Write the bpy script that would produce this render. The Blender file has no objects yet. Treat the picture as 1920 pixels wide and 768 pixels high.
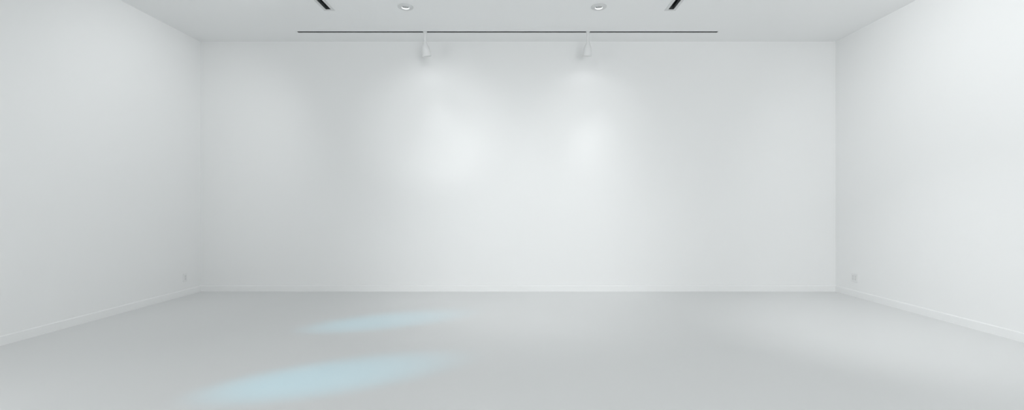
import bpy, bmesh, math
from mathutils import Vector, Matrix

S = bpy.context.scene
COL = S.collection
PI = math.pi

# ------------------------------------------------------------------ camera numbers (1920 x 768 frame)
F = 860.0                      # focal length in pixels
VX, VY = 972.0, 385.0          # principal vanishing point
H = 3.6                        # room height
EYE = 1.238
D = 6.615                      # far wall
XL, XR = -4.584, 4.577         # side walls
YF = -2.6                      # wall behind the camera

# ------------------------------------------------------------------ materials
def lin(c):
    return tuple(((v / 255.0) / 12.92 if v / 255.0 <= .04045 else ((v / 255.0 + .055) / 1.055) ** 2.4) for v in c) + (1,)

def mat(name, col, rough=.6, spec=.4, noise=None, bump=0.0, metallic=0.0, amount=.02):
    m = bpy.data.materials.new(name)
    m.use_nodes = True
    nt = m.node_tree
    b = nt.nodes['Principled BSDF']
    b.inputs['Roughness'].default_value = rough
    b.inputs['Specular IOR Level'].default_value = spec
    b.inputs['Metallic'].default_value = metallic
    b.inputs['Base Color'].default_value = (*col, 1)
    sc = noise or 30.0
    tc = nt.nodes.new('ShaderNodeTexCoord')
    n = nt.nodes.new('ShaderNodeTexNoise')
    n.inputs['Scale'].default_value = sc
    n.inputs['Detail'].default_value = 4
    nt.links.new(tc.outputs['Object'], n.inputs['Vector'])
    mx = nt.nodes.new('ShaderNodeMix')
    mx.data_type = 'RGBA'
    mx.inputs[6].default_value = (*[c * (1 - amount) for c in col], 1)
    mx.inputs[7].default_value = (*[min(1, c * (1 + amount)) for c in col], 1)
    nt.links.new(n.outputs['Fac'], mx.inputs[0])
    nt.links.new(mx.outputs[2], b.inputs['Base Color'])
    if bump:
        bp = nt.nodes.new('ShaderNodeBump')
        bp.inputs['Strength'].default_value = bump
        bp.inputs['Distance'].default_value = .002
        nt.links.new(n.outputs['Fac'], bp.inputs['Height'])
        nt.links.new(bp.outputs['Normal'], b.inputs['Normal'])
    return m

WALL = mat('white_wall_paint', (.80, .806, .807), .85, .2, 60, .03, amount=.004)
CEIL = mat('white_ceiling_paint', (.85, .856, .857), .9, .15, 60, .03, amount=.004)
FLOOR = mat('pale_grey_sealed_floor', (.66, .668, .67), .36, .5, 1.3, 0, amount=.012)
TRIM = mat('white_trim_paint', (.80, .806, .807), .5, .35, 40, amount=.004)
PLASTIC = mat('white_plastic', (.76, .766, .767), .4, .4, 80, amount=.01)
GREYPL = mat('pale_grey_plastic', (.68, .686, .687), .4, .4, 80, amount=.02)
ENAMEL = mat('white_enamel', (.74, .746, .747), .45, .35, 80, amount=.01)
BLACK = mat('black_channel', (.072, .078, .08), .6, .3, 90, amount=.1)
GREYMETAL = mat('grey_lamp_metal', (.33, .345, .345), .4, .4, 60, amount=.03)
REFLECT = mat('bright_reflector', (.9, .91, .91), .25, .5, 60, amount=.01)
SLOTS = mat('dark_socket_slots', (.48, .485, .485), .5, .3, 60, amount=.02)

def glow(name, col, strength):
    m = bpy.data.materials.new(name)
    m.use_nodes = True
    b = m.node_tree.nodes['Principled BSDF']
    b.inputs['Base Color'].default_value = (.8, .8, .8, 1)
    b.inputs['Emission Color'].default_value = (*col, 1)
    b.inputs['Emission Strength'].default_value = strength
    return m
LENS = glow('lit_lamp_lens', (.97, 1, 1), .45)
RING = glow('reflector_lip_glow', (.97, 1, 1), .7)  # added glow stands in for light caught on the reflector's lip
GREYFLANGE = mat('pale_grey_enamel', (.66, .667, .668), .45, .35, 80, amount=.01)
LAMPGREY = mat('grey_lamp_face', (.42, .43, .43), .4, .4, 60, amount=.03)

# ------------------------------------------------------------------ mesh helpers
def link(name, bm, m, parent=None, smooth=False):
    me = bpy.data.meshes.new(name)
    bmesh.ops.recalc_face_normals(bm, faces=bm.faces)
    bm.to_mesh(me); bm.free()
    for p in me.polygons:
        p.use_smooth = smooth
    me.materials.append(m)
    o = bpy.data.objects.new(name, me)
    COL.objects.link(o)
    if parent:
        o.parent = parent
    return o

def add_box(bm, x0, x1, y0, y1, z0, z1, bev=0.0, seg=2):
    b = bmesh.new()
    bmesh.ops.create_cube(b, size=1)
    for v in b.verts:
        v.co = Vector(((x0 + x1) / 2 + v.co.x * (x1 - x0), (y0 + y1) / 2 + v.co.y * (y1 - y0), (z0 + z1) / 2 + v.co.z * (z1 - z0)))
    if bev:
        bmesh.ops.bevel(b, geom=list(b.edges), offset=bev, segments=seg, profile=.5, affect='EDGES')
    t = bpy.data.meshes.new('tmp'); b.to_mesh(t); b.free()
    bm.from_mesh(t); bpy.data.meshes.remove(t)
    return bm

def box(*a, **k):
    return add_box(bmesh.new(), *a, **k)

def lathe(prof, n=48, closed=False):
    """prof: list of (r, z); r = 0 collapses to one vertex."""
    bm = bmesh.new()
    rings = []
    for r, z in prof:
        if r < 1e-6:
            rings.append([bm.verts.new((0, 0, z))])
        else:
            rings.append([bm.verts.new((r * math.cos(2 * PI * i / n), r * math.sin(2 * PI * i / n), z)) for i in range(n)])
    pairs = list(zip(rings, rings[1:]))
    if closed:
        pairs.append((rings[-1], rings[0]))
    for a, b in pairs:
        for i in range(n):
            j = (i + 1) % n
            if len(a) == 1 and len(b) == 1:
                continue
            if len(a) == 1:
                bm.faces.new((a[0], b[j], b[i]))
            elif len(b) == 1:
                bm.faces.new((a[i], a[j], b[0]))
            else:
                bm.faces.new((a[i], a[j], b[j], b[i]))
    return bm

def sweep_frame(x0, x1, y0, y1, prof):
    """rectangular frame: prof is a closed list of (outward offset from the opening, z)."""
    bm = bmesh.new()
    loops = []
    for (cx, cy, sx, sy) in ((x0, y0, -1, -1), (x1, y0, 1, -1), (x1, y1, 1, 1), (x0, y1, -1, 1)):
        loops.append([bm.verts.new((cx + sx * o, cy + sy * o, z)) for o, z in prof])
    k = len(prof)
    for i in range(4):
        a, b = loops[i], loops[(i + 1) % 4]
        for q in range(k):
            r = (q + 1) % k
            bm.faces.new((a[q], a[r], b[r], b[q]))
    return bm

def empty(name, loc, label, cat, group=None):
    o = bpy.data.objects.new(name, None)
    o.empty_display_size = .1
    COL.objects.link(o)
    o.location = loc
    o['label'] = label; o['category'] = cat
    if group:
        o['group'] = group
    return o

def struct(o, label, cat):
    o['kind'] = 'structure'; o['label'] = label; o['category'] = cat
    return o

def cut(obj, bms):
    """carve the openings out of a slab (boolean, baked into the mesh)."""
    tmp = []
    for bm in bms:
        c = link('cutter', bm, WALL)
        tmp.append(c)
        md = obj.modifiers.new('cut', 'BOOLEAN')
        md.operation = 'DIFFERENCE'; md.solver = 'EXACT'; md.object = c
    bpy.context.view_layer.update()
    dg = bpy.context.evaluated_depsgraph_get()
    me = bpy.data.meshes.new_from_object(obj.evaluated_get(dg))
    obj.modifiers.clear()
    old = obj.data
    obj.data = me
    me.name = obj.name
    bpy.data.meshes.remove(old)
    for c in tmp:
        d = c.data
        bpy.data.objects.remove(c)
        bpy.data.meshes.remove(d)

# ------------------------------------------------------------------ the room
T = .2
struct(link('floor', box(XL - T, XR + T, YF - T, D + T, -.15, 0), FLOOR), 'pale grey smooth sealed floor of the empty gallery', 'floor')
struct(link('wall_back', box(XL - T, XR + T, D, D + T, 0, H), WALL), 'wide white wall facing the camera under two spotlights', 'wall')
wl = struct(link('wall_left', box(XL - T, XL, YF, D, 0, H), WALL), 'plain white side wall left of the gallery', 'wall')
wr = struct(link('wall_right', box(XR, XR + T, YF, D, 0, H), WALL), 'plain white side wall right of the gallery, softly lit', 'wall')
wf = struct(link('wall_front', box(XL - T, XR + T, YF - T, YF, 0, H), WALL), 'white wall behind the camera with an added opening for fill light', 'wall')
ceil = struct(link('ceiling', box(XL - T, XR + T, YF - T, D + T, H, H + .3), CEIL), 'flat white ceiling with recessed tracks and downlights', 'ceiling')

# openings added to hold fill lights behind the camera and on the left, both outside the frame
GAP_F = (.9, 3.4, 1.0, 2.8)              # added front opening x0,x1,z0,z1
GAP_L = (-1.6, 2.2, .9, 3.0)               # added left opening y0,y1,z0,z1
cut(wf, [box(GAP_F[0], GAP_F[1], YF - 1, YF + 1, GAP_F[2], GAP_F[3])])
cut(wl, [box(XL - 1, XL + 1, GAP_L[0], GAP_L[1], GAP_L[2], GAP_L[3])])

# baseboards: a flat board with a small bevelled top edge
BH, BT = .086, .014
def baseboard(name, axis, a0, a1, w, inward, label):
    prof = [(0, 0), (BT, 0), (BT, BH - .007), (BT - .006, BH), (0, BH)]
    bm = bmesh.new()
    ends = []
    for a in (a0, a1):
        ring = []
        for o, z in prof:
            p = (a, w + inward * o, z) if axis == 'x' else (w + inward * o, a, z)
            ring.append(bm.verts.new(p))
        ends.append(ring)
    k = len(prof)
    for i in range(k):
        j = (i + 1) % k
        bm.faces.new((ends[0][i], ends[0][j], ends[1][j], ends[1][i]))
    bm.faces.new(ends[0]); bm.faces.new(ends[1][::-1])
    return struct(link(name, bm, TRIM), label, 'baseboard')
baseboard('baseboard_back', 'x', XL, XR, D, -1, 'white baseboard along the foot of the far wall')
baseboard('baseboard_left', 'y', YF, D - BT, XL, 1, 'white baseboard along the foot of the left wall')
baseboard('baseboard_right', 'y', YF, D - BT, XR, -1, 'white baseboard along the foot of the right wall')

# ------------------------------------------------------------------ things in the ceiling
CC = H - EYE
def on_ceiling(px, py):
    d = F * CC / (VY - py)
    return (px - VX) * d / F, d

cutters = []

# long thin slot parallel to the far wall
tx0, ty = on_ceiling(558, 59.6)
tx1, _ = on_ceiling(1345.5, 59.6)
SW = .046
def recessed_track(name, x0, x1, y0, y1, flange, thick, label, depth=.07, lip=.006):
    e = empty(name, ((x0 + x1) / 2, (y0 + y1) / 2, H), label, 'ceiling track')
    hx, hy = (x1 - x0) / 2, (y1 - y0) / 2
    g = .004                               # the channel's own wall, hidden under the flange
    cutters.append(box(x0 - g - .001, x1 + g + .001, y0 - g - .001, y1 + g + .001, H - .05, H + depth + .01))
    # black channel: open-bottomed trough
    bm = bmesh.new()
    def ring(ox, z):
        return [bm.verts.new((sx * (hx + ox), sy * (hy + ox), z)) for sx, sy in ((-1, -1), (1, -1), (1, 1), (-1, 1))]
    r = [ring(g, depth), ring(g, .001), ring(0, .001), ring(0, depth - .004)]
    for a, b in zip(r, r[1:]):
        for i in range(4):
            j = (i + 1) % 4
            bm.faces.new((a[i], a[j], b[j], b[i]))
    bm.faces.new(r[0]); bm.faces.new(r[3][::-1])
    ch = link('channel', bm, BLACK, e)
    ch['label'] = 'black inside of the slot'
    # two thin rails along the trough
    if hx > hy:
        for s in (-1, 1):
            link('rail', box(-hx + .01, hx - .01, min(s * hy, s * (hy - .006)), max(s * hy, s * (hy - .006)), .020, .026), BLACK, e)
    else:
        for s in (-1, 1):
            link('rail', box(min(s * hx, s * (hx - .010)), max(s * hx, s * (hx - .010)), -hy + .01, hy - .01, .018, .028), BLACK, e)
    prof = [(0, 0), (0, -thick - .002), (lip, -thick - .002), (lip + .003, -thick), (flange - .002, -thick), (flange, -thick * .4), (flange, 0)]
    link('flange', sweep_frame(-hx, hx, -hy, hy, prof), GREYFLANGE if flange > .02 else ENAMEL, e)
    return e
recessed_track('recessed_track', tx0, tx1, ty - SW / 2, ty + SW / 2, .014, .002,
               'long thin black slot across the ceiling, parallel to the far wall, carrying two spotlights', lip=.004)

# two wider slots running towards the camera
vy = F * CC / (VY - 17.4)
for cx, lab in ((-2.287, 'short visible black slot in ceiling left of both downlights, edged in white'),
                (1.836, 'short visible black slot in ceiling right of both downlights, edged in white')):
    t = recessed_track('recessed_slot', cx - .0325, cx + .0325, .8, vy, .036, .004, lab, depth=.09)
    t['group'] = 'wide black slots running towards the camera'

# downlights
DL = [(on_ceiling(760.3, 12.7), 'round white recessed downlight left of centre, above the left spotlight'),
      (on_ceiling(1122.8, 12.7), 'round white recessed downlight right of centre, above the right spotlight')]
def make_downlight(loc, label):
    e = empty('downlight', (loc[0], loc[1], H), label, 'downlight', 'recessed downlights')
    n = 64
    link('flange', lathe([(.046, .004), (.046, -.013), (.049, -.016), (.055, -.0145), (.083, -.009), (.090, -.0075), (.092, -.005), (.092, 0), (.060, 0), (.060, .004)], n, True), GREYFLANGE, e, True)
    rf = link('reflector', lathe([(.0455, .003), (.042, .016), (.039, .030), (.038, .055), (.0, .058)], n), GREYMETAL, e, True)
    rg = link('glow_lip', lathe([(.0458, -.012), (.0450, -.012), (.0445, .003), (.0458, .003)], n, True), RING, e, True)  # glowing strip imitates the lit far side of the reflector
    rg['label'] = 'white reflector lip with added glow'
    lm = link('lamp', lathe([(0, -.006), (.016, -.006), (.022, -.004), (.025, .002), (.025, .054), (0, .054)], n), LAMPGREY, e, True)
    lm['label'] = 'grey lamp'
    return e
for loc, lab in DL:
    make_downlight(loc, lab)
    c = lathe([(0, -.05), (.058, -.05), (.058, .09), (0, .09)], 64)
    bmesh.ops.translate(c, verts=c.verts, vec=(loc[0], loc[1], H))
    cutters.append(c)
cut(ceil, cutters)

# ------------------------------------------------------------------ spotlights hanging from the thin track
def at_depth(px, py, d):
    return (px - VX) * d / F, EYE + (VY - py) * d / F

def make_spot(px, stem_r, tilt_x, tilt_y, shift, label):
    x, _ = at_depth(px, 80, ty)
    zj = EYE + (VY - 79.0) * ty / F
    e = empty('track_spotlight', (x, ty, H), label, 'spotlight', 'spotlights under the thin ceiling track')
    link('adapter', box(-.024, .024, -.0215, .0215, -.010, .016, bev=.003), ENAMEL, e)
    j = zj - H
    link('stem', lathe([(0, -.009), (stem_r * 1.15, -.009), (stem_r * 1.15, -.020), (stem_r, -.024), (stem_r, j + .004), (stem_r * .9, j - .012), (0, j - .012)], 32), ENAMEL, e, True)
    # bell-shaped head, open at the mouth
    outer = [(0, .012), (.016, .011), (.0225, .006), (.0255, -.004), (.0290, -.020), (.0350, -.036), (.0430, -.052), (.0490, -.068), (.0535, -.088), (.0565, -.112), (.0595, -.150), (.0625, -.176), (.0635, -.181)]
    inner = [(.0605, -.183), (.0585, -.180), (.0560, -.150), (.050, -.120), (.036, -.100), (0, -.096)]
    hd = link('head', lathe(outer + inner, 48), ENAMEL, e, True)
    hd.location = (shift, 0, j)
    hd.rotation_euler = (tilt_x, tilt_y, 0)
    ln = link('lens', lathe([(0, -.1235), (.030, -.1225), (.0495, -.1195), (.0495, -.1165), (0, -.1165)], 48), LENS, hd, True)
    ln['label'] = 'lit lens inside the mouth'
    rim = link('rim', lathe([(.0575, -.176), (.0640, -.176), (.0652, -.180), (.0652, -.184), (.0640, -.1865), (.0590, -.1865), (.0575, -.184)], 48, True), ENAMEL, hd, True)
    bpy.context.view_layer.update()
    return e, hd

def lamp(name, kind, loc, target, energy, col=(.985, 1.0, 1.0), **k):
    L = bpy.data.lights.new(name, kind)
    L.energy = energy; L.color = col
    for a, v in k.items():
        setattr(L, a, v)
    o = bpy.data.objects.new(name, L)
    COL.objects.link(o)
    o.location = loc
    if target is not None:
        o.rotation_euler = (Vector(target) - Vector(loc)).to_track_quat('-Z', 'Y').to_euler()
    return o

def spot(name, loc, target, energy, size, soft=.06, col=(.985, 1.0, 1.0)):
    return lamp(name, 'SPOT', loc, target, energy, col, spot_size=math.radians(size), spot_blend=1.0, shadow_soft_size=soft)

def wall_pt(px, py):
    return Vector(((px - VX) * D / F, D, EYE + (VY - py) * D / F))

# each fitting throws a bright core and a wider soft spill on the wall: (aim on the wall, energy, cone)
spots = [
    (797.0, .0185, math.radians(12), math.radians(-6.5), -.005, 'white bell-shaped track spotlight on the left, its head tilted towards the right'),
    (1102.3, .0155, math.radians(12), math.radians(3.5), .003, 'white bell-shaped track spotlight on the right, hanging almost straight down'),
]
BEAMS = [[((900, 800), 9.5, 60, 1.0), ((800, 460), .81, 174, 1.0)],
         [((1095, 800), 22.3, 40, 1.0), ((1180, 460), 10.7, 40, 1.0), ((1120, 460), .88, 150, .5)]]
for (px, sr, txr, tyr, shf, lab), beams in zip(spots, BEAMS):
    e, hd = make_spot(px, sr, txr, tyr, shf, lab)
    p = hd.matrix_world @ Vector((0, 0, -.178))
    for tgt, en, size, blend in beams:
        spot('spotlight_beam', p, wall_pt(*tgt), en, size, .05).data.spot_blend = blend

# ------------------------------------------------------------------ wall plates
def outlet(name, wall_x, inward, px, py, w, h, gangs, label):
    d = F * abs(wall_x) / abs(px - VX)
    z = EYE + (VY - py) * d / F
    e = empty(name, (wall_x, d, z), label, 'outlet')
    e.rotation_euler = (0, 0, -PI / 2 if inward < 0 else PI / 2)   # local -y faces into the room
    # local frame: x along the wall, y into the wall, z up
    link('plate', box(-w / 2, w / 2, -.006, 0, -h / 2, h / 2, bev=.0025, seg=3), PLASTIC, e)
    for g in range(gangs):
        gx = (g - (gangs - 1) / 2) * .046
        f = link('socket_face', box(gx - .0165, gx + .0165, -.0085, -.004, -.034, .034, bev=.0015), GREYPL, e)
        f['label'] = 'grey socket insert'
        for s in (-1, 1):
            bm = bmesh.new()
            for q in (-1, 1):
                add_box(bm, gx + q * .0065 - .0012, gx + q * .0065 + .0012, -.0092, -.0080, s * .0185 - .003, s * .0185 + .006)
            add_box(bm, gx - .0022, gx + .0022, -.0092, -.0080, s * .0185 - .0105, s * .0185 - .0065)
            link('slots', bm, SLOTS, f)
    bpy.context.view_layer.update()
    return e
outlet('wall_outlet', XL, 1, 346.8, 519.8, .072, .116, 1, 'small white upright outlet plate low on the left wall near the corner')
outlet('wall_outlet', XR, -1, 1602.5, 520.2, .112, .116, 2, 'square white double outlet plate low on the right wall near the corner')

# ------------------------------------------------------------------ light
def area(name, loc, target, sx, sy, energy):
    return lamp(name, 'AREA', loc, target, energy, shape='RECTANGLE', size=sx, size_y=sy)

wx, wz = (GAP_F[0] + GAP_F[1]) / 2, (GAP_F[2] + GAP_F[3]) / 2
ly, lz = (GAP_L[0] + GAP_L[1]) / 2, (GAP_L[2] + GAP_L[3]) / 2
area('front_fill_light', (wx, YF - .05, wz), (wx, YF + 1, wz), GAP_F[1] - GAP_F[0], GAP_F[3] - GAP_F[2], 124)  # added fill from behind the camera
area('side_fill_light', (XL - .05, ly, lz), (XL + 1, ly, lz), GAP_L[1] - GAP_L[0], GAP_L[3] - GAP_L[2], 71)  # added fill from the left, out of view

def floor_pt(px, py):
    d = F * EYE / (py - VY)
    return Vector(((px - VX) * d / F, d, 0))

# unseen fill spots added at the wide slots, brightening side walls and floor
spot('fill_beam', (1.836, 4.2, 3.5), (XR, 4.4, 1.9), 121, 110)
spot('fill_beam', (-2.287, 1.2, 3.5), (XL, 1.4, 1.9), 118, 110)
spot('fill_beam', (-2.287, 4.9, 3.5), (XL, 5.6, 1.9), 61, 100)
spot('fill_beam', (1.836, 3.6, 3.5), floor_pt(1660, 612), 107, 60)
spot('fill_beam', (-.2, 2.6, 3.5), wall_pt(1000, 470), 167, 60, .4)  # added wash from mid-ceiling, no fitting there, lifts the far wall
spot('fill_beam', (-.2, 2.6, 3.5), wall_pt(1000, 470), 157, 80, .4)  # wider cone of the same added wash
# tighter added spots from mid-ceiling, shaping the bright arches under each hanging spotlight
for aim, en, size, blend in (((800, 230), 51.5, 28, .6), ((840, 220), 35.7, 28, .6), ((865, 290), 14, 18, 1.0), ((1110, 200), 34, 22, 1.0), ((1136, 240), 25, 22, 1.0)):
    spot('fill_beam', (-.2, 2.6, 3.5), wall_pt(*aim), en, size, .13).data.spot_blend = blend

# two cyan lamps throwing long soft ovals on the floor
CY = (0, .72, 1.0)
for px, py, en in ((618, 705, 165), (722, 601, 125)):
    t = floor_pt(px, py)
    dirv = Vector((1.58, .78, 0)).normalized()
    o = spot('cyan_beam', t - dirv * 1.6 + Vector((0, 0, 3.4)), t, en, 30, .03, CY)
    o.scale = (.45, 1, 1)

# ------------------------------------------------------------------ world, camera, view
w = bpy.data.worlds.new('world')
S.world = w
w.use_nodes = True
w.node_tree.nodes['Background'].inputs[0].default_value = (.9, .95, 1, 1)
w.node_tree.nodes['Background'].inputs[1].default_value = 0

cam = bpy.data.cameras.new('camera')
co = bpy.data.objects.new('camera', cam)
COL.objects.link(co)
co.location = (0, 0, EYE)
co.rotation_euler = (PI / 2, 0, 0)
cam.sensor_fit = 'HORIZONTAL'
cam.sensor_width = 36
cam.lens = 36 * F / 1920
cam.shift_x = (960 - VX) / 1920
cam.shift_y = (VY - 384) / 1920
cam.clip_start = .05
S.camera = co

S.cycles.diffuse_bounces = 8
S.cycles.max_bounces = 12
S.cycles.use_denoising = True
vs = S.view_settings
vs.view_transform = 'Standard'
vs.look = 'None'
vs.gamma = 1
vs.use_curve_mapping = False
vs.exposure = 0.0
